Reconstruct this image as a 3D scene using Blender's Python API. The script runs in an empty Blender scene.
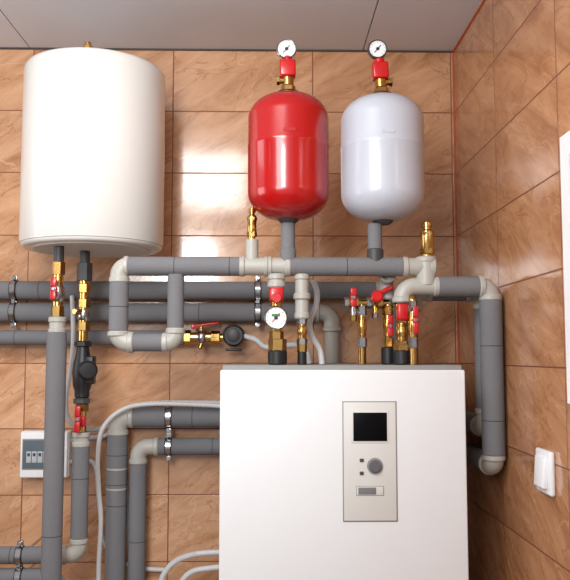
import bpy, math, random
from mathutils import Vector, Matrix, Euler
random.seed(3)
scene=bpy.context.scene
scene.view_settings.view_transform='Standard'
scene.view_settings.look='None'
# ------------------------------------------------------------------ camera
F=780.0; CAM=Vector((0,-2.5,1.5))
pitch=math.atan(65/F); yaw=-math.atan(15/F)
ROT=Euler((math.pi/2+pitch,0,yaw),'XYZ').to_matrix()
cd=bpy.data.cameras.new('camera'); co=bpy.data.objects.new('camera',cd); scene.collection.objects.link(co)
co.location=CAM; co.rotation_euler=(math.pi/2+pitch,0,yaw)
cd.sensor_fit='HORIZONTAL'; cd.sensor_width=36; cd.lens=F/570*36; cd.clip_start=0.05
scene.camera=co
# survey helpers: convert photo measurements to metric positions on real depth planes
def W(u,v,Y):
    d=ROT@Vector(((u-285)/F,(290-v)/F,-1)); return CAM+d*((Y-CAM.y)/d.y)
def WR(u,v,X):
    d=ROT@Vector(((u-285)/F,(290-v)/F,-1)); return CAM+d*((X-CAM.x)/d.x)
def S(px,Y): return px*(Y-CAM.y)/F
# ------------------------------------------------------------------ materials
def lin(c): 
    return tuple(((x/255)/12.92 if x/255<=0.04045 else ((x/255+0.055)/1.055)**2.4) for x in c)+(1,)
def mat(name,col,rough=0.5,metal=0,coat=0,noise=0.06,nscale=30,bump=0.0,bscale=200,spec=0.5):
    m=bpy.data.materials.new(name); m.use_nodes=True; nt=m.node_tree; b=nt.nodes['Principled BSDF']
    tc=nt.nodes.new('ShaderNodeTexCoord'); n=nt.nodes.new('ShaderNodeTexNoise'); n.inputs['Scale'].default_value=nscale; n.inputs['Detail'].default_value=4
    nt.links.new(tc.outputs['Object'],n.inputs['Vector'])
    mx=nt.nodes.new('ShaderNodeMix'); mx.data_type='RGBA'
    c=lin(col); mx.inputs['A'].default_value=tuple(x*(1-noise) for x in c[:3])+(1,); mx.inputs['B'].default_value=tuple(min(1,x*(1+noise)) for x in c[:3])+(1,)
    nt.links.new(n.outputs['Fac'],mx.inputs['Factor']); nt.links.new(mx.outputs['Result'],b.inputs['Base Color'])
    b.inputs['Roughness'].default_value=rough; b.inputs['Metallic'].default_value=metal
    b.inputs['Specular IOR Level'].default_value=spec
    b.inputs['Coat Weight'].default_value=coat; b.inputs['Coat Roughness'].default_value=0.08
    if bump>0:
        n2=nt.nodes.new('ShaderNodeTexNoise'); n2.inputs['Scale'].default_value=bscale; nt.links.new(tc.outputs['Object'],n2.inputs['Vector'])
        bp=nt.nodes.new('ShaderNodeBump'); bp.inputs['Strength'].default_value=bump; bp.inputs['Distance'].default_value=0.002
        nt.links.new(n2.outputs['Fac'],bp.inputs['Height']); nt.links.new(bp.outputs['Normal'],b.inputs['Normal'])
    return m
M=dict(
 cream=mat('white_tank_enamel',(226,225,220),0.3,coat=0.5,noise=0.01),
 red=mat('red_enamel',(168,6,10),0.26,coat=0.6,noise=0.03),
 greyt=mat('pale_grey_enamel',(186,191,202),0.32,coat=0.5,noise=0.02),
 white=mat('white_boiler_enamel',(226,228,230),0.4,coat=0.2,noise=0.01),
 panel=mat('panel_plastic',(212,211,207),0.5,noise=0.01),
 line=mat('panel_gap',(140,139,136),0.7),
 foam=mat('pipe_insulation_foam',(113,113,116),0.9,noise=0.08,nscale=12,bump=0.5,bscale=250),
 foamd=mat('pipe_insulation_seam',(62,62,64),0.9),
 ppr=mat('grey_ppr_plastic',(170,168,160),0.42,noise=0.04),
 brass=mat('brass',(200,160,94),0.2,metal=1,noise=0.15,nscale=60),
 steel=mat('zinc_steel',(178,178,180),0.22,metal=1,noise=0.1),
 black=mat('black_rubber',(24,24,26),0.45,noise=0.1),
 dark=mat('dark_grey_metal',(62,60,60),0.5,noise=0.1),
 redp=mat('red_handle_lacquer',(190,14,20),0.32,coat=0.3,noise=0.05),
 glass=mat('display_glass',(5,5,7),0.3,noise=0.0,spec=0.12),
 dial=mat('dial_face',(232,234,234),0.5,noise=0.01),
 green=mat('green_print',(30,130,80),0.5),
 cable=mat('grey_conduit',(200,201,202),0.5,noise=0.05),
 wht=mat('white_plastic',(232,233,235),0.35,noise=0.01),
 smoke=mat('smoked_plastic',(92,104,112),0.2,noise=0.05),
 brk=mat('breaker_plastic',(176,182,186),0.5),
)
def tile_mat(name,ax,a0,z0,w,h,c1,c2,c3,grout,rough=0.15):
    m=bpy.data.materials.new(name); m.use_nodes=True; nt=m.node_tree; b=nt.nodes['Principled BSDF']; L=nt.links.new
    b.inputs['Coat Weight'].default_value=0.35; b.inputs['Coat Roughness'].default_value=0.06
    def math_(op,a,b_=None,c=None):
        n=nt.nodes.new('ShaderNodeMath'); n.operation=op
        for i,v in enumerate((a,b_,c)):
            if v is None: continue
            if isinstance(v,(int,float)): n.inputs[i].default_value=v
            else: L(v,n.inputs[i])
        return n.outputs[0]
    g=nt.nodes.new('ShaderNodeNewGeometry'); sp=nt.nodes.new('ShaderNodeSeparateXYZ'); L(g.outputs['Position'],sp.inputs[0])
    A=sp.outputs['X' if ax=='X' else 'Y']; Z=sp.outputs['Z']
    u=math_('DIVIDE',math_('SUBTRACT',A,a0),w); v=math_('DIVIDE',math_('SUBTRACT',Z,z0),h)
    iu=math_('FLOOR',u); iv=math_('FLOOR',v); fu=math_('SUBTRACT',u,iu); fv=math_('SUBTRACT',v,iv)
    du=math_('MULTIPLY',math_('MINIMUM',fu,math_('SUBTRACT',1,fu)),w); dv=math_('MULTIPLY',math_('MINIMUM',fv,math_('SUBTRACT',1,fv)),h)
    dm=math_('MINIMUM',du,dv)
    mr=nt.nodes.new('ShaderNodeMapRange'); mr.inputs['From Min'].default_value=0.0011; mr.inputs['From Max'].default_value=0.0023; L(dm,mr.inputs['Value'])
    cx=nt.nodes.new('ShaderNodeCombineXYZ'); L(iu,cx.inputs[0]); L(iv,cx.inputs[1])
    wn=nt.nodes.new('ShaderNodeTexWhiteNoise'); wn.noise_dimensions='3D'; L(cx.outputs[0],wn.inputs['Vector'])
    cp=nt.nodes.new('ShaderNodeCombineXYZ'); L(A,cp.inputs[0]); L(Z,cp.inputs[1])
    sc=nt.nodes.new('ShaderNodeVectorMath'); sc.operation='MULTIPLY_ADD'; L(wn.outputs['Color'],sc.inputs[0]); sc.inputs[1].default_value=(9,9,9); L(cp.outputs[0],sc.inputs[2])
    mp0=nt.nodes.new('ShaderNodeMapping'); mp0.inputs['Rotation'].default_value=(0,0,math.radians(-30)); L(sc.outputs[0],mp0.inputs['Vector'])
    mp=nt.nodes.new('ShaderNodeMapping'); mp.inputs['Scale'].default_value=(3.0,11,1); L(mp0.outputs[0],mp.inputs['Vector'])
    n1=nt.nodes.new('ShaderNodeTexNoise'); n1.inputs['Scale'].default_value=1.3; n1.inputs['Detail'].default_value=12; n1.inputs['Distortion'].default_value=0.7; n1.inputs['Roughness'].default_value=0.68; L(mp.outputs[0],n1.inputs['Vector'])
    cr=nt.nodes.new('ShaderNodeValToRGB'); e=cr.color_ramp.elements
    e[0].position=0.31; e[0].color=lin(c3); e[1].position=0.66; e[1].color=lin(c1); x=e.new(0.47); x.color=lin(c2)
    L(n1.outputs['Fac'],cr.inputs['Fac'])
    # thin crisp marble veins
    mp2=nt.nodes.new('ShaderNodeMapping'); mp2.inputs['Scale'].default_value=(2.6,6,1); L(mp0.outputs[0],mp2.inputs['Vector'])
    n2=nt.nodes.new('ShaderNodeTexNoise'); n2.inputs['Scale'].default_value=1.3; n2.inputs['Detail'].default_value=8; n2.inputs['Distortion'].default_value=0.9; L(mp2.outputs[0],n2.inputs['Vector'])
    vv=math_('ABSOLUTE',math_('SUBTRACT',n2.outputs['Fac'],0.5))
    mr2=nt.nodes.new('ShaderNodeMapRange'); mr2.inputs['From Max'].default_value=0.009; mr2.inputs['To Min'].default_value=0.7; mr2.inputs['To Max'].default_value=0; L(vv,mr2.inputs['Value'])
    mv=nt.nodes.new('ShaderNodeMix'); mv.data_type='RGBA'; L(mr2.outputs[0],mv.inputs['Factor']); L(cr.outputs[0],mv.inputs['A']); mv.inputs['B'].default_value=lin(c3)
    vv2=math_('ABSOLUTE',math_('SUBTRACT',n2.outputs['Fac'],0.58))
    mr3=nt.nodes.new('ShaderNodeMapRange'); mr3.inputs['From Max'].default_value=0.009; mr3.inputs['To Min'].default_value=0.55; mr3.inputs['To Max'].default_value=0; L(vv2,mr3.inputs['Value'])
    mw=nt.nodes.new('ShaderNodeMix'); mw.data_type='RGBA'; L(mr3.outputs[0],mw.inputs['Factor']); L(mv.outputs['Result'],mw.inputs['A']); mw.inputs['B'].default_value=lin(tuple(min(255,k+16) for k in c1))
    mvv=nt.nodes.new('ShaderNodeHueSaturation'); L(mw.outputs['Result'],mvv.inputs['Color'])
    L(math_('MULTIPLY_ADD',wn.outputs['Value'],0.12,0.94),mvv.inputs['Value'])
    mg=nt.nodes.new('ShaderNodeMix'); mg.data_type='RGBA'; L(mr.outputs[0],mg.inputs['Factor']); mg.inputs['A'].default_value=lin(grout); L(mvv.outputs[0],mg.inputs['B'])
    L(mg.outputs['Result'],b.inputs['Base Color'])
    L(math_('MULTIPLY_ADD',mr.outputs[0],rough-0.8,0.8),b.inputs['Roughness'])
    n3=nt.nodes.new('ShaderNodeTexNoise'); n3.inputs['Scale'].default_value=14; n3.inputs['Detail'].default_value=2; L(g.outputs['Position'],n3.inputs['Vector'])
    hh=math_('MULTIPLY_ADD',n3.outputs['Fac'],0.5,mr.outputs[0])
    bp=nt.nodes.new('ShaderNodeBump'); bp.inputs['Strength'].default_value=0.5; bp.inputs['Distance'].default_value=0.0015; L(hh,bp.inputs['Height']); L(bp.outputs[0],b.inputs['Normal']); L(bp.outputs[0],b.inputs['Coat Normal'])
    return m
# ------------------------------------------------------------------ mesh helpers
GROUP=None
class G:
    def __init__(s,name): s.name=name
    def __enter__(s):
        global GROUP; GROUP=[]; return s
    def __exit__(s,*a):
        global GROUP
        objs=GROUP; GROUP=None
        if not objs: return
        c=sum((o.location for o in objs),Vector())/len(objs)
        e=bpy.data.objects.new(s.name,None); e.empty_display_size=0.05; scene.collection.objects.link(e); e.location=c
        for o in objs: o.parent=e; o.location=o.location-c
def obj(name,verts,faces,m,smooth=True,ang=35):
    vs=[Vector(v) for v in verts]; lo=Vector([min(v[i] for v in vs) for i in range(3)]); hi=Vector([max(v[i] for v in vs) for i in range(3)]); c=(lo+hi)/2
    me=bpy.data.meshes.new(name); me.from_pydata([v-c for v in vs],[],faces); me.materials.append(m); me.validate()
    import bmesh
    bm=bmesh.new(); bm.from_mesh(me); bmesh.ops.recalc_face_normals(bm,faces=bm.faces); bm.to_mesh(me); bm.free()
    if smooth:
        me.polygons.foreach_set('use_smooth',[True]*len(me.polygons)); me.set_sharp_from_angle(angle=math.radians(ang))
    o=bpy.data.objects.new(name,me); scene.collection.objects.link(o); o.location=c
    if GROUP is not None: GROUP.append(o)
    return o
def basis(d):
    d=d.normalized(); up=Vector((0,0,1)) if abs(d.z)<0.9 else Vector((1,0,0))
    a=up.cross(d).normalized(); b=d.cross(a).normalized(); return a,b,d
def lathe(name,p,d,prof,m,n=32,ang=35):
    p=Vector(p); a,b,d=basis(Vector(d)); V=[];Fc=[];rings=[]
    for r,h in prof:
        if r<1e-6: rings.append([len(V)]); V.append(p+d*h)
        else:
            s=len(V); rings.append(list(range(s,s+n)))
            for i in range(n):
                t=2*math.pi*(i+0.5)/n; V.append(p+d*h+a*(r*math.cos(t))+b*(r*math.sin(t)))
    for A,B in zip(rings,rings[1:]):
        for i in range(n):
            j=(i+1)%n
            if len(A)==1 and len(B)==1: continue
            if len(A)==1: Fc.append((A[0],B[i],B[j]))
            elif len(B)==1: Fc.append((A[i],A[j],B[0]))
            else: Fc.append((A[i],A[j],B[j],B[i]))
    if len(rings[0])>1: Fc.append(tuple(reversed(rings[0])))
    if len(rings[-1])>1: Fc.append(tuple(rings[-1]))
    return obj(name,V,Fc,m,ang=ang)
def cyl(name,p1,p2,r,m,n=28,bev=None):
    p1=Vector(p1);p2=Vector(p2);L=(p2-p1).length; b=min(r*0.15,L*0.2) if bev is None else bev
    return lathe(name,p1,p2-p1,[(r-b,0),(r,b),(r,L-b),(r-b,L)],m,n=n)
def hexn(name,p1,p2,r,m): return cyl(name,p1,p2,r,m,n=6,bev=r*0.06)
def box(name,c,s,m,bev=0.002,seg=3,rot=None):
    import bmesh
    bm=bmesh.new(); bmesh.ops.create_cube(bm,size=1)
    for v in bm.verts: v.co=Vector((v.co.x*s[0],v.co.y*s[1],v.co.z*s[2]))
    if bev>0: bmesh.ops.bevel(bm,geom=list(bm.edges),offset=bev,segments=seg,profile=0.5,affect='EDGES')
    me=bpy.data.meshes.new(name); 
    if rot is not None: bm.transform(rot.to_4x4())
    bm.to_mesh(me); bm.free(); me.materials.append(m)
    me.polygons.foreach_set('use_smooth',[True]*len(me.polygons)); me.set_sharp_from_angle(angle=math.radians(40))
    o=bpy.data.objects.new(name,me); scene.collection.objects.link(o); o.location=Vector(c)
    if GROUP is not None: GROUP.append(o)
    return o
def sweep(name,pts,r,m,n=22,rfun=None):
    V=[];Fc=[]; N=len(pts); a=None
    for i,p in enumerate(pts):
        t=(pts[min(i+1,N-1)]-pts[max(i-1,0)]).normalized()
        if a is None: a,b,_=basis(t)
        else:
            a=(a-t*a.dot(t)).normalized(); b=t.cross(a)
        rr=r if rfun is None else rfun(i)
        for k in range(n):
            th=2*math.pi*k/n; V.append(p+a*(rr*math.cos(th))+b*(rr*math.sin(th)))
    for i in range(N-1):
        for k in range(n):
            j=(k+1)%n; Fc.append((i*n+k,i*n+j,(i+1)*n+j,(i+1)*n+k))
    Fc.append(tuple(reversed(range(n)))); Fc.append(tuple(range((N-1)*n,N*n)))
    return obj(name,V,Fc,m,ang=50)
def fillet(pts,rb,seg=10):
    pts=[Vector(p) for p in pts]; out=[pts[0]]
    for i in range(1,len(pts)-1):
        p=pts[i]; d1=(pts[i-1]-p); d2=(pts[i+1]-p); l=min(d1.length,d2.length)
        d1.normalize(); d2.normalize(); th=d1.angle(d2)
        if th>3.1: out.append(p); continue
        t=min(rb/math.tan(th/2),l*0.98); R=t*math.tan(th/2)
        c=p+(d1+d2).normalized()*(R/math.sin(th/2)); s=p+d1*t; e=p+d2*t
        v1=s-c; v2=e-c; tot=v1.angle(v2); ax=v1.cross(v2).normalized()
        for k in range(seg+1): out.append(c+Matrix.Rotation(tot*k/seg,3,ax)@v1)
    out.append(pts[-1]); return out
def spline(pts,sub=10):
    pts=[Vector(p) for p in pts]; P=[pts[0]*2-pts[1]]+pts+[pts[-1]*2-pts[-2]]; out=[]
    for i in range(1,len(P)-2):
        for k in range(sub):
            t=k/sub; a,b,c,d=P[i-1],P[i],P[i+1],P[i+2]
            out.append(0.5*((2*b)+(c-a)*t+(2*a-5*b+4*c-d)*t*t+(3*b-a-3*c+d)*t**3))
    out.append(pts[-1]); return out
def hose(name,pts,r,m,ribs=False):
    path=spline(pts,24 if ribs else 10)
    with G(name): sweep('conduit_body',path,r,m,n=14,rfun=(lambda i: r*(1.0 if i%2 else 0.86)) if ribs else None)
def ins(name,p1,p2,r,seams=()):
    p1=Vector(p1);p2=Vector(p2); cyl(name,p1,p2,r,M['foam'],n=32,bev=0.002)
    d=(p2-p1); L=d.length; dn=d.normalized()
    for s in seams:
        c=p1+d*s; cyl('foam_joint',c-dn*0.0012,c+dn*0.0012,r*1.008,M['foamd'],n=32,bev=0.0003)
def fit(name,pts,r,rb=None,collar=True):
    pts=[Vector(p) for p in pts]; rb=r*1.15 if rb is None else rb
    sweep(name,fillet(pts,rb) if len(pts)>2 else pts,r*0.94,M['ppr'],n=28)
    if collar:
        for a,b in ((pts[0],pts[1]),(pts[-1],pts[-2])):
            d=(b-a).normalized(); cyl('socket_collar',a,a+d*min(0.016,(b-a).length*0.5),r*1.07,M['ppr'],n=28)
def V_(u,v1,v2,Y,uref=None):
    m=W(u,(v1+v2)/2,Y); return Vector((m.x,Y,W(u,v1,Y).z)),Vector((m.x,Y,W(u,v2,Y).z))
def handle(c,Y,w,h,up=False):
    c=Vector(c)
    cyl('valve_stem',c,c+Vector((0,-0.028,0)),0.005,M['brass'],n=12)
    cc=c+Vector((0,-0.028,0))
    box('butterfly_hub',cc,(0.016,0.006,0.016),M['redp'],0.002)
    hexn('hub_nut',cc+Vector((0,-0.002,0)),cc+Vector((0,-0.007,0)),0.005,M['steel'])
    for s in (-1,1):
        o=Vector((s*w*0.36,-0.004,0)) if not up else Vector((0,-0.004,s*w*0.36))
        sz=(w*0.5,0.006,h) if not up else (h,0.006,w*0.5)
        box('butterfly_wing',cc+o,sz,M['redp'],0.0028)
def vvalve(u,v1,v2,Y,rpx,handle_at=None,hw=0.05,up=False,m='brass',nuts=True,nm='brass'):
    p1,p2=V_(u,v1,v2,Y); r=S(rpx,Y); d=(p2-p1); L=d.length; dn=d.normalized()
    k=lambda t:p1+d*t
    lathe('valve_body',p1,d,[(r*0.75,0),(r*0.8,L*0.1),(r*0.8,L*0.3),(r*1.0,L*0.42),(r*1.05,L*0.5),(r*1.0,L*0.58),(r*0.8,L*0.7),(r*0.8,L*0.9),(r*0.75,L)],M[m],n=24)
    for t in (0.28,0.31,0.34,0.66,0.69,0.72):
        cyl('thread_ring',k(t)-dn*0.001,k(t)+dn*0.001,r*0.98,M[m],n=24)
    if nuts:
        hexn('union_nut',k(0.02),k(0.24),r*1.12,M[nm]); hexn('union_nut',k(0.76),k(0.98),r*1.12,M[nm])
    if handle_at is not None: handle(k(handle_at)+Vector((0,-r*0.7,0)),Y,hw,0.014,up)
def gauge(c,r,d=(0,-1,0),rim='dark',colored=False):
    c=Vector(c); a,b,dd=basis(Vector(d))
    lathe('gauge_case',c-dd*0.014,dd,[(0,0),(r*0.8,0),(r,0.004),(r,0.015),(r*0.93,0.0175),(r*0.86,0.0165),(r*0.86,0.0135),(0,0.0135)],M[rim],n=40)
    lathe('gauge_dial',c,dd,[(r*0.86,-0.0004),(r*0.86,0.0006),(0,0.0006)],M['dial'],n=40)
    for i in range(11):
        t=math.radians(-135+27*i+90); q=c+dd*0.0012+(a*math.cos(t)+b*math.sin(t))*r*0.72
        rm=Matrix((a,dd,b)).transposed()@Matrix.Rotation(-(t-math.pi/2),3,'Y')
        box('dial_tick',q,(0.0010,0.0006,r*0.14),M['line'] if not colored else M['black'],0,rot=rm)
    t=math.radians(40); rm=Matrix((a,dd,b)).transposed()@Matrix.Rotation(t,3,'Y')
    box('gauge_needle',c+dd*0.002,(0.0018,0.0008,r*1.0),M['redp' if colored else 'black'],0,rot=rm)
    if colored:
        box('dial_band',c+dd*0.0013+b*r*0.2,(r*0.7,0.0006,r*0.22),M['green'],0,rot=Matrix((a,dd,b)).transposed())
    lathe('needle_hub',c,dd,[(r*0.16,0.001),(r*0.16,0.0035),(0,0.004)],M['black'],n=14)
def clamp(p,axis,r,wall=True):
    p=Vector(p); ax=Vector(axis).normalized(); w=0.011
    lathe('rubber_lining',p-ax*w,ax,[(r*0.98,0),(r*1.06,0.001),(r*1.06,2*w-0.001),(r*0.98,2*w)],M['black'],n=30)
    lathe('steel_band',p-ax*w*0.75,ax,[(r*1.0,0),(r*1.13,0.0008),(r*1.13,1.5*w-0.0008),(r*1.0,1.5*w)],M['steel'],n=30)
    side=ax.cross(Vector((0,1,0))).normalized()
    for s in (-1,1):
        q=p+side*s*(r*1.13+0.006)
        sz=[0.014 if abs(side[i])>0.5 else (0.016 if abs(ax[i])>0.5 else 0.010) for i in range(3)]
        box('clamp_ear',q,sz,M['steel'],0.0015)
        cyl('clamp_bolt',q+Vector((0,-0.014,0)),q+Vector((0,0.012,0)),0.0035,M['steel'],n=10)
        hexn('bolt_head',q+Vector((0,-0.016,0)),q+Vector((0,-0.011,0)),0.006,M['steel'])
    if wall: cyl('wall_rod',p+Vector((0,r,0)),Vector((p.x,0.0,p.z)),0.004,M['steel'],n=10)
# ------------------------------------------------------------------ room
XR=W(458,300,0).x
ZC=W(300,50,0).z
TW=abs(W(313,200,0).x-W(172,200,0).x); TH=(W(300,112,0).z-W(300,236,0).z)/2
x0=W(313,200,0).x; z0=W(300,236,0).z
tb=tile_mat('tan_marble_tile','X',x0,z0,TW,TH,(212,166,130),(195,146,108),(160,110,76),(132,74,46))
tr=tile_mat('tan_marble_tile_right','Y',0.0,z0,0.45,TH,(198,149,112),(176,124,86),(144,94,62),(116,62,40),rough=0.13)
tf=mat('floor_stone_tile',(150,120,95),0.4,noise=0.15,nscale=5)
def slab(name,lo,hi,m):
    c=[(a+b)/2 for a,b in zip(lo,hi)]; s=[b-a for a,b in zip(lo,hi)]; return box(name,c,s,m,0)
XL=-2.0; YF=-3.4
slab('wall_back',(XL-0.1,0,0),(XR+0.1,0.1,ZC+0.1),tb)
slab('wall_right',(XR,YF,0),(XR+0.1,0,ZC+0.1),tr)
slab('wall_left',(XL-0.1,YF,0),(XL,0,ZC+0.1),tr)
slab('floor',(XL-0.1,YF,-0.1),(XR+0.1,0.1,0),tf)
cm=mat('ceiling_board',(214,216,222),0.5,noise=0.05,nscale=2.5)
with G('ceiling'):
    xs=[XL-0.1,W(30,48,0).x,W(363,48,0).x,XR+0.1]
    for i in range(3): slab('ceiling_board',(xs[i]+(0.002 if i else 0),YF,ZC),(xs[i+1]-(0.002 if i<2 else 0),0,ZC+0.03),cm)
    slab('ceiling_backing',(XL-0.1,YF,ZC+0.03),(XR+0.1,0,ZC+0.1),M['dark'])
tm=mat('corner_sealant',(178,84,44),0.6)
slab('trim_1',(XR-0.004,-0.004,0),(XR,0,ZC),tm)
slab('ceiling_shadow_line',(XL,-0.004,ZC-0.005),(XR,0,ZC),M['dark'])  # dark strip stands in for the shadow line under the ceiling
slab('trim_3',(XR-0.004,YF,ZC-0.006),(XR,0,ZC),tm)
# ------------------------------------------------------------------ white water heater
with G('water_heater_tank'):
    Y=-0.24; r=0.2035; zt=1.5+0.835; zb=1.5+0.304; cx=W(94.5,150,Y).x; p=(cx,Y,zb); H=zt-zb
    lathe('tank_shell',p,(0,0,1),[(0,0.0),(r*0.93,0.0),(r*0.975,0.004),(r*0.99,0.012),(r*0.99,0.016),(r,0.018),(r,H-0.022),(r*0.99,H-0.010),(r*0.965,H-0.003),(r*0.93,H),(0,H+0.004)],M['cream'],n=96,ang=50)
    cyl('rim_dark_ring',(cx,Y,zb+0.0105),(cx,Y,zb+0.0125),r*0.993,M['line'],n=96)  # thin grey ring around the lower rim
    cyl('underside_plate',(cx,Y,zb-0.003),(cx,Y,zb+0.002),r*0.82,M['panel'],n=64)
    cyl('top_port',(cx+0.01,Y-0.15,zt),(cx+0.01,Y-0.15,zt+0.03),0.009,M['brass']); hexn('top_port_nut',(cx+0.01,Y-0.15,zt-0.002),(cx+0.01,Y-0.15,zt+0.018),0.014,M['brass'])
    for s in (-0.1,0.1): box('wall_bracket',(cx+s,-0.035,zt-0.1),(0.04,0.07,0.05),M['steel'],0.003)
YM=-0.5
# ------------------------------------------------------------------ expansion tanks
def exp_tank(u,hw,vt,vb,m,tilt):
    with G('expansion_tank'):
        r=S(hw,YM); c=W(u,(vt+vb)/2,YM); zt=W(u,vt,YM).z; zb=W(u,vb,YM).z; H=zt-zb
        pr=[(0,0)]
        dh=0.072
        for i in range(1,15):
            t=i/14*math.pi/2; pr.append((r*math.sin(t)**0.82,dh*(1-math.cos(t))))
        pr+= [(r,H*0.56),(r*1.006,H*0.565),(r*1.006,H*0.585),(r,H*0.59)]
        for i in range(13,0,-1):
            t=i/14*math.pi/2; pr.append((r*math.sin(t)**0.82,H-dh*(1-math.cos(t))))
        pr.append((0,H))
        lathe('pressure_vessel',(c.x,YM,zb),(0,0,1),pr,m,n=72,ang=60)
        box('name_plate',(c.x,YM-r-0.0003,zb+H*0.63),(0.03,0.001,0.008),m,0)
        lathe('bottom_flange',(c.x,YM,zb-0.008),(0,0,1),[(0.018,0),(0.022,0.003),(0.03,0.012)],M['dark'])
        lathe('top_flange',(c.x,YM,zt-0.004),(0,0,1),[(0.034,0),(0.034,0.006),(0.028,0.010),(0.018,0.013)],M['black'])
        b=Vector((c.x,YM,zt+0.008)); ax=Vector((math.sin(tilt),0,math.cos(tilt)))
        hexn('brass_neck_nut',b,b+ax*0.014,0.019,M['brass']); cyl('brass_neck',b+ax*0.014,b+ax*0.038,0.015,M['brass'])
        rm=Matrix.Rotation(tilt,3,'Y')
        box('red_valve_block',b+ax*0.060,(0.042,0.036,0.044),M['redp'],0.005,rot=rm)
        sd=Vector((math.cos(tilt),0,-math.sin(tilt)))
        s2=1 if u<300 else -1
        cyl('side_port_brass',b+ax*0.03-sd*0.008*s2,b+ax*0.03-sd*0.03*s2,0.009,M['brass'])
        hexn('side_nut',b+ax*0.03-sd*0.022*s2,b+ax*0.03-sd*0.03*s2,0.012,M['brass'])
        cyl('red_cap',b+ax*0.08,b+ax*0.094,0.013,M['redp']); cyl('gauge_stem',b+ax*0.092,b+ax*0.106,0.006,M['brass'])
def full_tank(u,hw,vt,vb,m,tilt,gu,gv,gr,rim):
    exp_tank(u,hw,vt,vb,m,tilt)
    with G('pressure_gauge'): gauge(W(gu,gv,YM-0.01),S(gr,YM),(0.0,-1,0.0),rim)
full_tank(288.3,41.3,94.5,220.5,M['red'],-0.03,286.5,49,10.5,'steel')
full_tank(382.3,42.3,96.5,221.5,M['greyt'],-0.06,377.5,49,10,'dark')
# ------------------------------------------------------------------ boiler
YB=-0.6
zF=W(340,370,YB).z            # top edge of the front door
zT=zF+S(4.6,YB)               # top of the lid
xl=W(219.5,470,YB).x; xr=W(467,470,YB).x
with G('boiler'):
    cx=(xl+xr)/2; w=xr-xl; dep=0.475
    box('boiler_cabinet',(cx,YB+dep/2+0.01,(zF-0.001+0.06)/2+0.0),(w-0.004,dep-0.02,zF-0.001-0.06),M['white'],0.005)
    box('front_door',(cx,YB+0.011,(zF+0.08)/2),(w,0.022,zF-0.08),M['white'],0.004,4)
    box('top_cover',(cx,YB+dep/2+0.006,(zT+zF)/2-0.001),(w-0.010,dep-0.014,zT-zF+0.002),M['line'],0.002)
    box('plinth',(cx,YB+dep/2+0.02,0.04),(w-0.04,dep-0.08,0.08),M['dark'],0.003)
    def fb(name,u1,v1,u2,v2,th,m,bev,off=0.0):
        a=W(u1,v1,YB);b=W(u2,v2,YB); return box(name,((a.x+b.x)/2,YB-off-th/2+0.001,(a.z+b.z)/2),(abs(b.x-a.x),th,abs(a.z-b.z)),m,bev)
    fb('panel_gap',342.2,401.2,398,521.8,0.002,M['line'],0.0008)
    fb('control_panel',343.4,402.4,396.8,520.6,0.004,M['panel'],0.0015)
    fb('display_bezel',351,410.5,389,443,0.005,M['panel'],0.001)
    fb('display_screen',353,412.5,387,441,0.0058,M['glass'],0.001)
    kc=W(375,466,YB-0.004); 
    lathe('knob_ring',kc,(0,-1,0),[(S(8,YB),-0.002),(S(8,YB),0.0008),(S(7.4,YB),0.001)],M['line'],n=32)
    lathe('rotary_knob',kc,(0,-1,0),[(S(6.3,YB),0),(S(6,YB),0.006),(S(5.2,YB),0.008),(0,0.008)],mat('knob_grey',(92,92,96),0.5),n=32)
    for v in (460,473): fb('push_button',359.5,v-1.6,363.5,v+1.6,0.0065,M['dark'],0.001)
    fb('label_slot',356,485.8,384,495.6,0.0045,M['line'],0.0008); fb('label_plate',356.8,486.5,383.2,494.9,0.0052,M['panel'],0.0008); fb('label_print',358,487.2,376,494.2,0.0058,mat('label_print',(116,116,118),0.6),0.0005)
# ------------------------------------------------------------------ main manifold pipe
zm=W(270,266.5,YM).z; rm_=S(9.6,YM)
def HM(u,z=zm,Y=YM): return Vector((W(u,355-(z-1.5)*F/(2.5+Y),Y).x,Y,z))
with G('insulated_supply_pipe'):
    ins('foam_sleeve',HM(127),HM(241),rm_,(0.42,0.9))
    ins('foam_sleeve',HM(289),HM(404),rm_,(0.5,))
    fit('tee_body',[HM(239),HM(291)],rm_)
    fit('tee_socket',[HM(264),HM(272)],rm_)
    fit('end_fitting',[HM(402),HM(435)],rm_)
    for u,v in ((288,223),(375,224)):
        x=W(u,245,YM).x; z1=W(u,v,YM).z
        ins('tank_riser',(x,YM,z1),(x,YM,zm+rm_*0.6),S(7.2,YM)); cyl('riser_collar',(x,YM,zm+rm_+0.022),(x,YM,zm),S(8.4,YM),M['dark' if u>300 else 'foam'])
    x=W(252,250,YM).x; cyl('vent_socket',(x,YM,W(252,239.5,YM).z),(x,YM,zm),S(6.5,YM),M['ppr'])
with G('insulated_loop_pipe'):
    c=HM(119.5); zl1=W(119,283,YM).z; zl2=W(119,331,YM).z; zl3=W(140,342.5,YM).z
    fit('elbow',[HM(129),c,Vector((c.x,YM,zl1))],rm_)
    ins('foam_sleeve',(c.x,YM,zl1),(c.x,YM,zl2),rm_,(0.5,))
    x2=W(175.5,320,YM).x
    fit('elbow',[(c.x,YM,zl2),(c.x,YM,zl3),(W(134,342,YM).x,YM,zl3)],rm_*1.05)
    ins('foam_sleeve',(W(132,342,YM).x,YM,zl3),(W(164,342,YM).x,YM,zl3),rm_*0.92)
    fit('elbow',[(W(162,342,YM).x,YM,zl3),(x2,YM,zl3),(x2,YM,W(175,328,YM).z)],rm_*0.95)
    ins('foam_sleeve',(x2,YM,W(175,329,YM).z),(x2,YM,zm-rm_*0.85),rm_*0.86)
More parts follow.
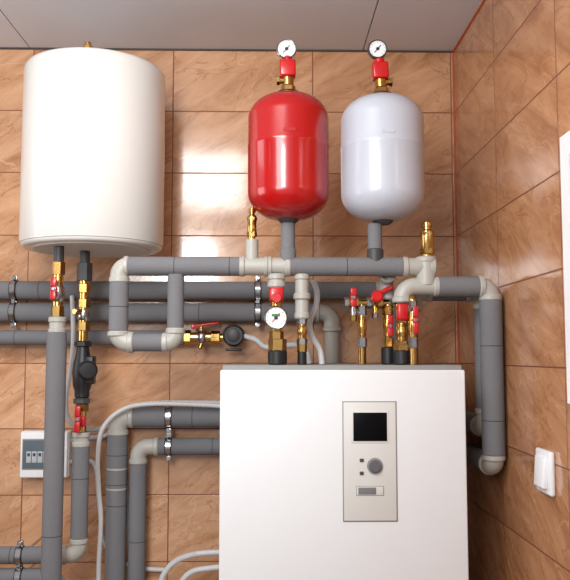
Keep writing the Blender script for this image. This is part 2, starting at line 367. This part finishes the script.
# lower right crossover
z2=W(440,286.5,YM).z
xv=W(490.5,300,YM).x; rv=S(11.2,YM); rb_=0.026
zb2=W(490,455,YM).z; zb3=W(490,466,YM).z
with G('insulated_crossover_pipe'):
    xe=W(402,300,YM).x
    fit('elbow',[(xe,YM,W(402,303,YM).z),(xe,YM,z2),HM(439,z2)],rm_*0.98,rb=0.034)
    xt=W(426,270,YM).x; cyl('tee_neck',(xt,YM,z2),(xt,YM,W(426,257,YM).z),S(10,YM),M['ppr']); cyl('tee_collar',(xt,YM,W(426,263,YM).z),(xt,YM,W(426,257,YM).z),S(10.8,YM),M['ppr'])
    ins('foam_sleeve',HM(437,z2),HM(479,z2),S(10.3,YM))
with G('insulated_return_pipe'):
    fit('elbow',[HM(478,z2),(xv,YM,z2),(xv,YM,W(491,301,YM).z)],rv*0.95)
    ins('foam_sleeve',(xv,YM,W(491,300,YM).z),(xv,YM,zb2),rv,(0.3,0.78))
    fit('elbow',[(xv,YM,zb2),(xv,YM,zb3),(xv,YM+0.05,zb3)],rv*0.93)
    ins('foam_sleeve',(xv,YM+0.04,zb3),(xv,-0.14,zb3),rb_)
with G('insulated_return_pipe'):
    fit('elbow',[(xv,-0.14,zb3),(xv,-0.06,zb3),(xv-0.07,-0.06,zb3)],rb_)
    ins('foam_sleeve',(xv-0.06,-0.06,zb3),(W(157,443,-0.06).x,-0.06,zb3),rb_,(0.3,0.8))
    xb=W(138,470,-0.06).x
    fit('elbow',[(W(159,443,-0.06).x,-0.06,zb3),(xb,-0.06,zb3),(xb,-0.06,zb3-0.052)],rb_*1.02)
    ins('foam_sleeve',(xb,-0.06,zb3-0.05),(xb,-0.06,0),rb_,(0.2,0.5))
Yp=-0.06; ra=S(10,Yp); za=W(170,417,Yp).z; xa=W(117.5,440,Yp).x
Y2=YM+0.075; x3=xv+0.002
with G('insulated_heating_pipe'):
    ins('foam_sleeve',(W(132,417,Yp).x,Yp,za),(x3-0.06,Yp,za),ra,(0.2,0.6))
    fit('elbow',[(W(134,417,Yp).x,Yp,za),(xa,Yp,za),(xa,Yp,za-0.055)],ra*1.0)
    ins('foam_sleeve',(xa,Yp,za-0.052),(xa,Yp,0),ra,(0.05,0.12,0.17,0.4))
    for t in (0.10,0.16):
        zz=za-0.052-t*1.0; cyl('tape_band',(xa,Yp,zz),(xa,Yp,zz-0.008),ra*1.01,M['ppr'])
    fit('elbow',[(x3-0.07,Yp,za),(x3,Yp,za),(x3,Yp-0.07,za)],ra*0.93)
with G('insulated_heating_pipe'):
    ins('foam_sleeve',(x3,Yp-0.07,za),(x3,Y2+0.05,za),ra*0.9)
    fit('elbow',[(x3,Y2+0.06,za),(x3,Y2,za),(x3,Y2,za+0.05)],ra*0.85)
    ztp=z2-0.01
    ins('foam_sleeve',(x3,Y2,za+0.048),(x3,Y2,ztp-0.04),ra*0.8)
    fit('elbow',[(x3,Y2,ztp-0.045),(x3,Y2,ztp),(x3-0.05,Y2,ztp)],ra*0.8)
with G('insulated_boiler_connection_pipe'):
    xq=W(413,300,Y2).x
    ins('foam_sleeve',(x3-0.05,Y2,ztp),(xq+0.045,Y2,ztp),ra*0.72)
    fit('elbow',[(xq+0.05,Y2,ztp),(xq,Y2,ztp),(xq,Y2,ztp-0.05)],ra*0.75)
    cyl('drop_pipe',(xq,Y2,ztp-0.045),(xq,Y2,zT),ra*0.4,M['brass'])
with G('pipe_clamp'):
    x=W(169,430,Yp).x
    clamp((x,Yp,za),(1,0,0),ra); clamp((x,Yp,zb3),(1,0,0),rb_); 
# ------------------------------------------------------------------ back wall pipes
zs=[W(100,290.5,Yp).z,W(100,312.5,Yp).z]; rr=S(9.2,Yp)
with G('insulated_wall_pipe'):
    xe=W(392,290,Yp).x
    ins('foam_sleeve',(XL,Yp,zs[0]),(xe-0.05,Yp,zs[0]),rr,(0.55,0.74))
    fit('elbow',[(xe-0.055,Yp,zs[0]),(xe,Yp,zs[0]),(xe,Yp,zs[0]-0.06)],rr*0.95)
    ins('foam_sleeve',(xe,Yp,zs[0]-0.055),(xe,Yp,za+ra),rr*0.9)
with G('insulated_wall_pipe'):
    xe=W(332,330,Yp).x
    ins('foam_sleeve',(XL,Yp,zs[1]),(xe-0.05,Yp,zs[1]),rr*1.03,(0.62,0.83))
    fit('elbow',[(xe-0.055,Yp,zs[1]),(xe,Yp,zs[1]),(xe,Yp,zs[1]-0.06)],rr*0.95)
    cyl('ppr_drop_pipe',(xe,Yp,zs[1]-0.055),(xe,Yp,za+ra),rr*0.8,M['ppr'])
zc_=W(60,337.5,Yp).z
with G('insulated_wall_pipe'):
    ins('foam_sleeve',(XL,Yp,zc_),(W(184,338,Yp).x,Yp,zc_),S(7.3,Yp),(0.7,))
for u in (14.5,258):
    with G('pipe_clamp'):
        x=W(u,300,Yp).x
        for z in zs: clamp((x,Yp,z),(1,0,0),rr*1.03)
with G('ball_valve'):
    def hv(u): return Vector((W(u,338,Yp).x,Yp,zc_))
    hexn('union_nut',hv(184),hv(191),S(7.5,Yp),M['brass'])
    cyl('valve_body',hv(190),hv(212),S(5.2,Yp),M['brass']); lathe('ball_housing',hv(196),(1,0,0),[(0.012,0),(0.02,0.008),(0.022,0.018),(0.02,0.028),(0.012,0.036)],M['steel'],n=24)
    hexn('union_nut',hv(211),hv(220),S(6.8,Yp),M['brass'])
    s=hv(201.5); cyl('valve_stem',s,s+Vector((0,0,0.036)),0.006,M['brass'])
    box('lever_handle',s+Vector((0.012,-0.004,0.04)),(0.085,0.012,0.007),M['redp'],0.003,rot=Matrix.Rotation(math.radians(-8),3,'Y'))
    box('lever_tip',s+Vector((-0.026,-0.004,0.034)),(0.012,0.012,0.016),M['redp'],0.003)
    cyl('drain_port',hv(204),hv(204)+Vector((-0.012,-0.012,-0.035)),0.007,M['brass'])
with G('thermostatic_head'):
    q=W(233.5,335.5,Yp-0.03)
    lathe('black_head',q+Vector((0,0.04,0)),(0,-1,0),[(S(8,Yp),0),(S(10.5,Yp),0.008),(S(11,Yp),0.03),(S(10,Yp),0.045),(S(9,Yp),0.047),(S(9,Yp),0.044),(0,0.044)],M['black'],n=36)
    lathe('head_face',q,(0,-1,0),[(S(6.5,Yp),0),(S(6.5,Yp),0.006),(S(5.5,Yp),0.008),(0,0.008)],M['dark'],n=30)
    cyl('brass_outlet',hv(220),hv(226),0.012,M['brass'])
    cyl('brass_outlet',Vector((q.x-0.02,Yp,zc_)),Vector((q.x+0.045,Yp,zc_)),0.009,M['brass'])
    box('bottom_tab',(q.x,Yp-0.01,zc_-0.038),(0.05,0.02,0.008),M['black'],0.002)
# ------------------------------------------------------------------ pipes under water heater
Ya=-0.34
with G('insulated_cold_water_pipe'):
    x=W(57,333,Ya).x
    def z(v,Y=Ya): return W(57,v,Y).z
    cyl('tank_nipple',(x,Ya,zb-0.001),(x,Ya,z(268)),S(5,Ya),M['dark'])
    hexn('union_nut',(x,Ya,z(262)),(x,Ya,z(275)),S(6.6,Ya),M['brass'])
    cyl('brass_body',(x,Ya,z(274)),(x,Ya,z(318)),S(5,Ya),M['brass'])
    lathe('ball_housing',(x,Ya,z(303)),(0,0,1),[(0.012,0),(0.018,0.01),(0.0195,0.025),(0.018,0.04),(0.012,0.05)],M['steel'],n=24)
    hexn('union_nut',(x,Ya,z(306)),(x,Ya,z(317)),S(6.6,Ya),M['brass'])
    handle((x,Ya-0.015,z(290)),Ya,0.05,0.016,True)
    fit('ppr_adapter',[(x,Ya,z(317)),(x,Ya,z(334))],S(8.2,Ya))
    ins('foam_sleeve',(x,Ya,z(332)),(x,Ya,0),S(9.8,Ya),(0.35,0.62))
Yb=-0.24
with G('insulated_hot_water_pipe'):
    x=W(84,300,Yb).x
    def z(v,Y=Yb): return W(84,v,Y).z
    hexn('dielectric_nut',(x,Yb,z(263)),(x,Yb,z(281)),S(7.8,Yb),M['dark'])
    cyl('tank_nipple',(x,Yb,zb-0.004),(x,Yb,z(265)),S(5,Yb),M['dark'])
    cyl('brass_body',(x,Yb,z(280)),(x,Yb,z(342)),S(5,Yb),M['brass'])
    for v in (284,299,322): hexn('union_nut',(x,Yb,z(v)),(x,Yb,z(v+9)),S(6.8,Yb),M['brass'])
    lathe('check_valve_body',(x,Yb,z(321)),(0,0,1),[(0.014,0),(0.018,0.008),(0.018,0.026),(0.014,0.034)],M['steel'],n=20)
    cyl('side_port',(x,Yb,z(312)),(x-0.02,Yb-0.03,z(312)),0.009,M['brass'])
    lathe('pump_flange',(x,Yb,z(347)),(0,0,1),[(0.018,0),(0.025,0.003),(0.025,0.014),(0.018,0.018)],M['black'],n=8)
    lathe('pump_housing',(x,Yb,z(398)),(0,0,1),[(0.016,0),(0.021,0.004),(0.021,0.02),(0.026,0.035),(0.029,0.07),(0.026,0.1),(0.021,0.12),(0.016,0.15)],M['black'],n=24)
    lathe('pump_motor',(x+0.010,Yb,z(370)),(0.35,-1,0),[(0.02,0),(0.027,0.016),(0.027,0.05),(0.022,0.056),(0,0.058)],M['black'],n=32)
    box('pump_terminal_box',(x+0.026,Yb-0.012,z(370)),(0.024,0.04,0.08),M['black'],0.005)
    lathe('pump_flange',(x,Yb,z(404)),(0,0,1),[(0.018,0),(0.024,0.003),(0.024,0.014),(0.018,0.018)],M['dark'],n=8)
    cyl('brass_body',(x,Yb,z(402)),(x,Yb,z(434)),S(5,Yb),M['brass'])
    hexn('union_nut',(x,Yb,z(404)),(x,Yb,z(411)),S(6.8,Yb),M['brass'])
    handle((x,Yb-0.015,z(418)),Yb,0.06,0.016,True)
    box('valve_bonnet',(x,Yb-0.006,z(421)),(0.03,0.03,0.03),M['redp'],0.006)
    fit('ppr_adapter',[(x,Yb,z(432)),(x,Yb,z(447))],S(8.2,Yb))
    ze=W(60,555,Yb).z; rr2=S(8.3,Yb)
    ins('foam_sleeve',(x,Yb,z(446)),(x,Yb,ze+0.045),rr2,(0.35,))
    fit('elbow',[(x,Yb,ze+0.047),(x,Yb,ze),(x-0.047,Yb,ze)],rr2)
    ins('foam_sleeve',(x-0.045,Yb,ze),(XL,Yb,ze),rr2,(0.1,))
with G('pipe_clamp'): 
    xk=W(20,560,Yb).x
    clamp((xk,Yb,ze),(1,0,0),rr2)
with G('insulated_drain_pipe'):
    zd=W(30,577,Yb).z; xd=W(58,577,Yb).x
    ins('foam_sleeve',(XL,Yb,zd),(xd-0.04,Yb,zd),rr2)
    fit('elbow',[(xd-0.045,Yb,zd),(xd,Yb,zd),(xd,Yb,zd-0.05)],rr2)
    ins('foam_sleeve',(xd,Yb,zd-0.045),(xd,Yb,0),rr2)
    clamp((xk,Yb,zd),(1,0,0),rr2)
# ------------------------------------------------------------------ air vents
def vent(u,v1,v2,rpx,Y=YM):
    with G('air_vent_valve'):
        p1,p2=V_(u,v2,v1,Y); L=(p2-p1).length; r=S(rpx,Y)
        lathe('vent_body',p1,(0,0,1),[(r*0.8,0),(r*0.8,L*0.12),(r,L*0.2),(r,L*0.72),(r*0.85,L*0.76),(r*0.6,L*0.78),(r*0.6,L*0.84),(r*0.8,L*0.85),(r*0.8,L*0.97),(r*0.5,L),(0,L)],M['brass'],n=28)
        hexn('vent_hex',p1+Vector((0,0,L*0.08)),p1+Vector((0,0,L*0.24)),r*1.12,M['brass'])
        hexn('vent_hex',p1+Vector((0,0,L*0.6)),p1+Vector((0,0,L*0.7)),r*1.12,M['brass'])
vent(252,208,239.5,4.6)
vent(427,222,257,6.8)
# ------------------------------------------------------------------ boiler top connections
def zB(v,Y=YM): return W(300,v,Y).z
def union(u,Y,r1,r2,top,black_from=348):
    x=W(u,350,Y).x; r=S(r1,Y)
    cyl('black_sleeve',(x,Y,zB(black_from,Y)),(x,Y,zT),S(r2,Y),M['black'])
    hexn('union_nut',(x,Y,zB(top,Y)),(x,Y,zB(black_from+1,Y)),r,M['brass'])
    return x
with G('thermometer_valve'):
    x=W(276.5,300,YM).x
    fit('ppr_tee_leg',[(x,YM,zm-rm_*0.8),(x,YM,zB(288))],S(8.6,YM))
    vvalve(276.5,287,345,YM,6.5)
    box('red_valve_cap',(x,YM-0.012,zB(295)),(0.036,0.03,0.036),M['redp'],0.006)
    cyl('red_cap_top',(x,YM-0.02,zB(299)),(x,YM-0.045,zB(299)),0.013,M['redp'])
    gauge((x-0.002,YM-0.05,W(275,317.5,YM-0.05).z),S(12,YM-0.05),(0,-1,0),'steel',True)
    cyl('gauge_stem',(x,YM-0.04,W(275,317.5,YM-0.05).z),(x,YM,W(275,317.5,YM-0.05).z),0.006,M['brass'])
    union(277.5,YM,9.2,9.6,339,350)
with G('safety_valve'):
    x=W(302,300,YM).x
    fit('ppr_leg',[(x,YM,zm-rm_*0.8),(x,YM,zB(319))],S(7.4,YM)); cyl('ppr_collar',(x,YM,zB(293)),(x,YM,zB(300)),S(8.8,YM),M['ppr'])
    vvalve(302,318,345,YM,4.8,nm='steel')
    union(302,YM,5.2,4.6,340,351)
with G('filling_valve'):
    Yv=-0.44; z303=W(370,303,Yv).z
    xa1=W(346,303,Yv).x; xb1=W(396,303,Yv).x
    cyl('brass_header',(xa1,Yv,z303),(xb1,Yv,z303),0.010,M['brass'])
    for i,u in enumerate((347,356,369,380,391)):
        xx=W(u,303,Yv).x; hexn('header_nut',(xx-0.007,Yv,z303),(xx+0.007,Yv,z303),0.0155,M['brass' if i%2 else 'steel'])
    for u,rp in ((362,4.5),(388,5)):
        vvalve(u,305,348,Yv,rp,0.5 if u>370 else None,0.045,True,nm='steel' if u<370 else 'brass')
        xx=W(u,330,Yv).x; cyl('hose_tail',(xx,Yv,zB(347,Yv)),(xx,Yv,zT),S(rp*0.9 if u<370 else 7,Yv),M['brass'] if u<370 else M['black'])
    # small drain cock under the header
    xx=W(353,310,Yv).x; cyl('drain_cock',(xx,Yv,z303),(xx,Yv,z303-0.035),0.007,M['steel']); hexn('drain_cap',(xx,Yv,z303-0.032),(xx,Yv,z303-0.048),0.010,M['brass'])
    xx=W(375,310,Yv).x; cyl('drain_cock',(xx,Yv,z303),(xx,Yv,z303-0.03),0.006,M['brass']); hexn('drain_cap',(xx,Yv,z303-0.026),(xx,Yv,z303-0.04),0.009,M['steel'])
    xx=W(352,300,Yv).x; handle((xx,Yv-0.01,z303+0.012),Yv,0.04,0.016,True)
    xx=W(375,303,Yv).x; cyl('red_knob_stem',(xx,Yv-0.01,z303),(xx,Yv-0.04,z303+0.01),0.006,M['brass'])
    lathe('red_knob',(xx,Yv-0.035,z303+0.012),(0,-1,0.2),[(0.012,0),(0.016,0.004),(0.016,0.014),(0.012,0.018),(0,0.018)],M['redp'],n=20)
    box('red_lever',(xx+0.02,Yv-0.03,z303+0.03),(0.05,0.008,0.012),M['redp'],0.003,rot=Matrix.Rotation(math.radians(-25),3,'Y'))
    xx=W(386,290,Yv).x; fit('ppr_connector',[(xx,Yv,z303+0.008),(xx,Yv,zm-0.03),(xx,YM+0.024,zm-0.016)],S(8,Yv))
with G('ball_valve'):
    x=W(402,320,YM).x
    cyl('brass_collar',(x,YM,zB(303)),(x,YM,zB(309)),S(8,YM),M['brass'])
    box('red_valve_housing',(x,YM-0.008,zB(312)),(0.030,0.03,0.046),M['redp'],0.007)
    vvalve(402,315,349,YM,6)
    union(402,YM,8.6,9,344,350)
with G('ball_valve'):
    Yq=YM-0.03
    u=413
    vvalve(u,300,349,Yq,4.4,0.42,0.055,True,nm='steel')
    x=W(u,330,Yq).x; cyl('brass_tail',(x,Yq,zB(348,Yq)),(x,Yq,zT),S(3.6,Yq),M['brass'])
    cyl('inlet_stub',(x,Yq,zB(302,Yq)),(x,YM,zB(294,YM)),0.009,M['brass'])
# ------------------------------------------------------------------ hoses and conduits
hose('flexible_hose',[W(313,280,-0.40),W(317,292,-0.40),W(316,306,-0.42),W(310,322,-0.44),W(312,336,-0.44),W(320,350,-0.43),Vector((W(322,362,-0.43).x,-0.43,zT+0.001))],S(3,-0.42),M['cable'])
hose('flexible_hose',[W(244,336,-0.075),W(256,340,-0.12),W(266,347,-0.17),W(282,346,-0.2),W(296,345,-0.25),W(306,350,-0.28),Vector((W(310,364,-0.28).x,-0.28,zT+0.002))],S(2.8,-0.2),M['cable'])
hose('cable_conduit',[W(72,296,-0.10),W(73,318,-0.12),W(73,345,-0.14),W(70,372,-0.14),W(66,398,-0.14),W(68,418,-0.13),W(78,427,-0.11),W(92,430,-0.08),W(108,427,-0.03)],S(2.4,-0.1),M['cable'],True)
hose('cable_conduit',[W(69.5,441,-0.02),W(80,438,-0.018),W(98,437,-0.015),W(112,432,-0.02),W(135,408,-0.018),W(160,403,-0.018),W(238,403,-0.018)],S(2.6,-0.02),M['cable'],True)
hose('cable_conduit',[W(69.5,462,-0.02),W(80,461,-0.018),W(95,465,-0.02),W(99,500,-0.02),W(104,540,-0.02),W(118,560,-0.022),W(140,568,-0.015),W(165,570,-0.02)],S(2.4,-0.02),M['cable'],True)
hose('cable_conduit',[W(238,408,-0.105) ,W(205,405,-0.105),W(150,404,-0.105),W(122,410,-0.105),W(103,428,-0.105),W(98,455,-0.105),W(99,490,-0.10),W(101,520,-0.10),W(99,560,-0.10),W(98,600,-0.10)],S(2.4,-0.1),M['cable'],True)
hose('cable_conduit',[W(240,552,-0.105),W(205,553,-0.105),W(185,557,-0.105),W(170,566,-0.105),W(160,585,-0.105),W(158,620,-0.105)],S(3.0,-0.1),M['cable'],True)
hose('cable_conduit',[W(240,566,-0.107),W(212,568,-0.107),W(190,573,-0.107),W(176,590,-0.107)],S(3.0,-0.1),M['cable'],True)
hose('cable_conduit',[W(144,571,-0.022),W(132,556,-0.018),W(128,520,-0.015),W(126,470,-0.015)],S(2.2,-0.02),M['cable'],True)
# ------------------------------------------------------------------ electrical box
with G('electrical_box'):
    Ye=-0.055; a=W(20,431.5,Ye); b=W(67.5,478.5,Ye); cx=(a.x+b.x)/2; cz=(a.z+b.z)/2; w=b.x-a.x; h=a.z-b.z
    box('box_body',(cx,-0.023,cz),(w,0.046,h),M['wht'],0.006)
    box('box_cover',(cx,-0.05,cz),(w*0.97,0.012,h*0.97),M['wht'],0.004)
    box('window_recess',(cx-0.002,-0.0555,cz+0.002),(w*0.86,0.003,h*0.66),M['line'],0.001)
    box('smoked_window',(cx-0.002,-0.0565,cz+0.002),(w*0.82,0.003,h*0.60),M['smoke'],0.001)
    for i in range(6): 
        xx=cx-w*0.3+i*w*0.115; box('breaker',(xx,-0.0575,cz-0.006),(w*0.1,0.003,h*0.24),M['brk'],0.001); box('breaker_toggle',(xx,-0.0605,cz+0.002),(w*0.05,0.005,h*0.06),M['dark'],0.001)
# ------------------------------------------------------------------ wall items
with G('light_switch'):
    a=WR(543.5,471.5,XR-0.01); hz=0.094
    box('switch_frame',(XR-0.006,a.y,a.z),(0.012,0.092,hz),M['wht'],0.005)
    box('switch_rocker',(XR-0.015,a.y,a.z),(0.012,0.06,hz*0.72),M['wht'],0.004,rot=Matrix.Rotation(math.radians(4),3,'Y'))
def window(name,X,sgn,y1,y2,zt,zb_):
    with G(name):
        fw=0.045; L=y1-y2
        for (yy,zz,sy,sz,n) in ((y1-fw/2,(zt+zb_)/2,fw,zt-zb_-2*fw,'frame_side'),(y2+fw/2,(zt+zb_)/2,fw,zt-zb_-2*fw,'frame_side'),((y1+y2)/2,zt-fw/2,L,fw,'frame_top'),((y1+y2)/2,zb_+fw/2,L,fw,'frame_bottom')):
            box(n,(X+sgn*0.0125,yy,zz),(0.025,sy,sz),M['wht'],0.0)
        box('glass_pane',(X+sgn*0.004,(y1+y2)/2,(zt+zb_)/2),(0.006,L-2*fw,zt-zb_-2*fw),M['smoke'],0)
t=WR(562,138,XR-0.02); bt=WR(562,402,XR-0.02)
window('window_1',XR,-1,t.y,t.y-0.7,t.z,bt.z)
window('added_window_frame',XL,1,-0.35,-1.25,2.25,1.25)  # unseen frame, added to house the left streak light
# ------------------------------------------------------------------ lights
def area(name,loc,target,size,power,col=(1,1,1),sy=None):
    l=bpy.data.lights.new(name,'AREA'); l.energy=power; l.size=size; l.color=col
    if sy: l.shape='RECTANGLE'; l.size_y=sy
    o=bpy.data.objects.new(name,l); scene.collection.objects.link(o); o.location=loc
    o.rotation_euler=(Vector(target)-Vector(loc)).to_track_quat('-Z','Y').to_euler()
area('ceiling_lamp',(-0.4,-1.5,2.42),(-0.3,-0.7,0.7),0.55,18,(1,0.985,0.96))
area('flash_softbox',(-0.6,-3.1,2.1),(-0.1,0,1.6),0.45,20,(0.98,0.99,1))
area('ceiling_fill_light',(-0.6,-1.9,1.95),(-0.3,-0.1,2.6),0.5,8,(0.93,0.97,1))  # added fill aimed upwards to brighten the ceiling, not a room fixture
area('left_streak_light',(XL+0.04,-0.8,1.75),(0,-0.8,1.75),0.8,9,(0.92,0.97,1),0.8)  # added light for the bright streak on the tanks' left sides
w=bpy.data.worlds.new('world'); scene.world=w; w.use_nodes=True
w.node_tree.nodes['Background'].inputs[0].default_value=(0.94,0.97,1,1); w.node_tree.nodes['Background'].inputs[1].default_value=0.58
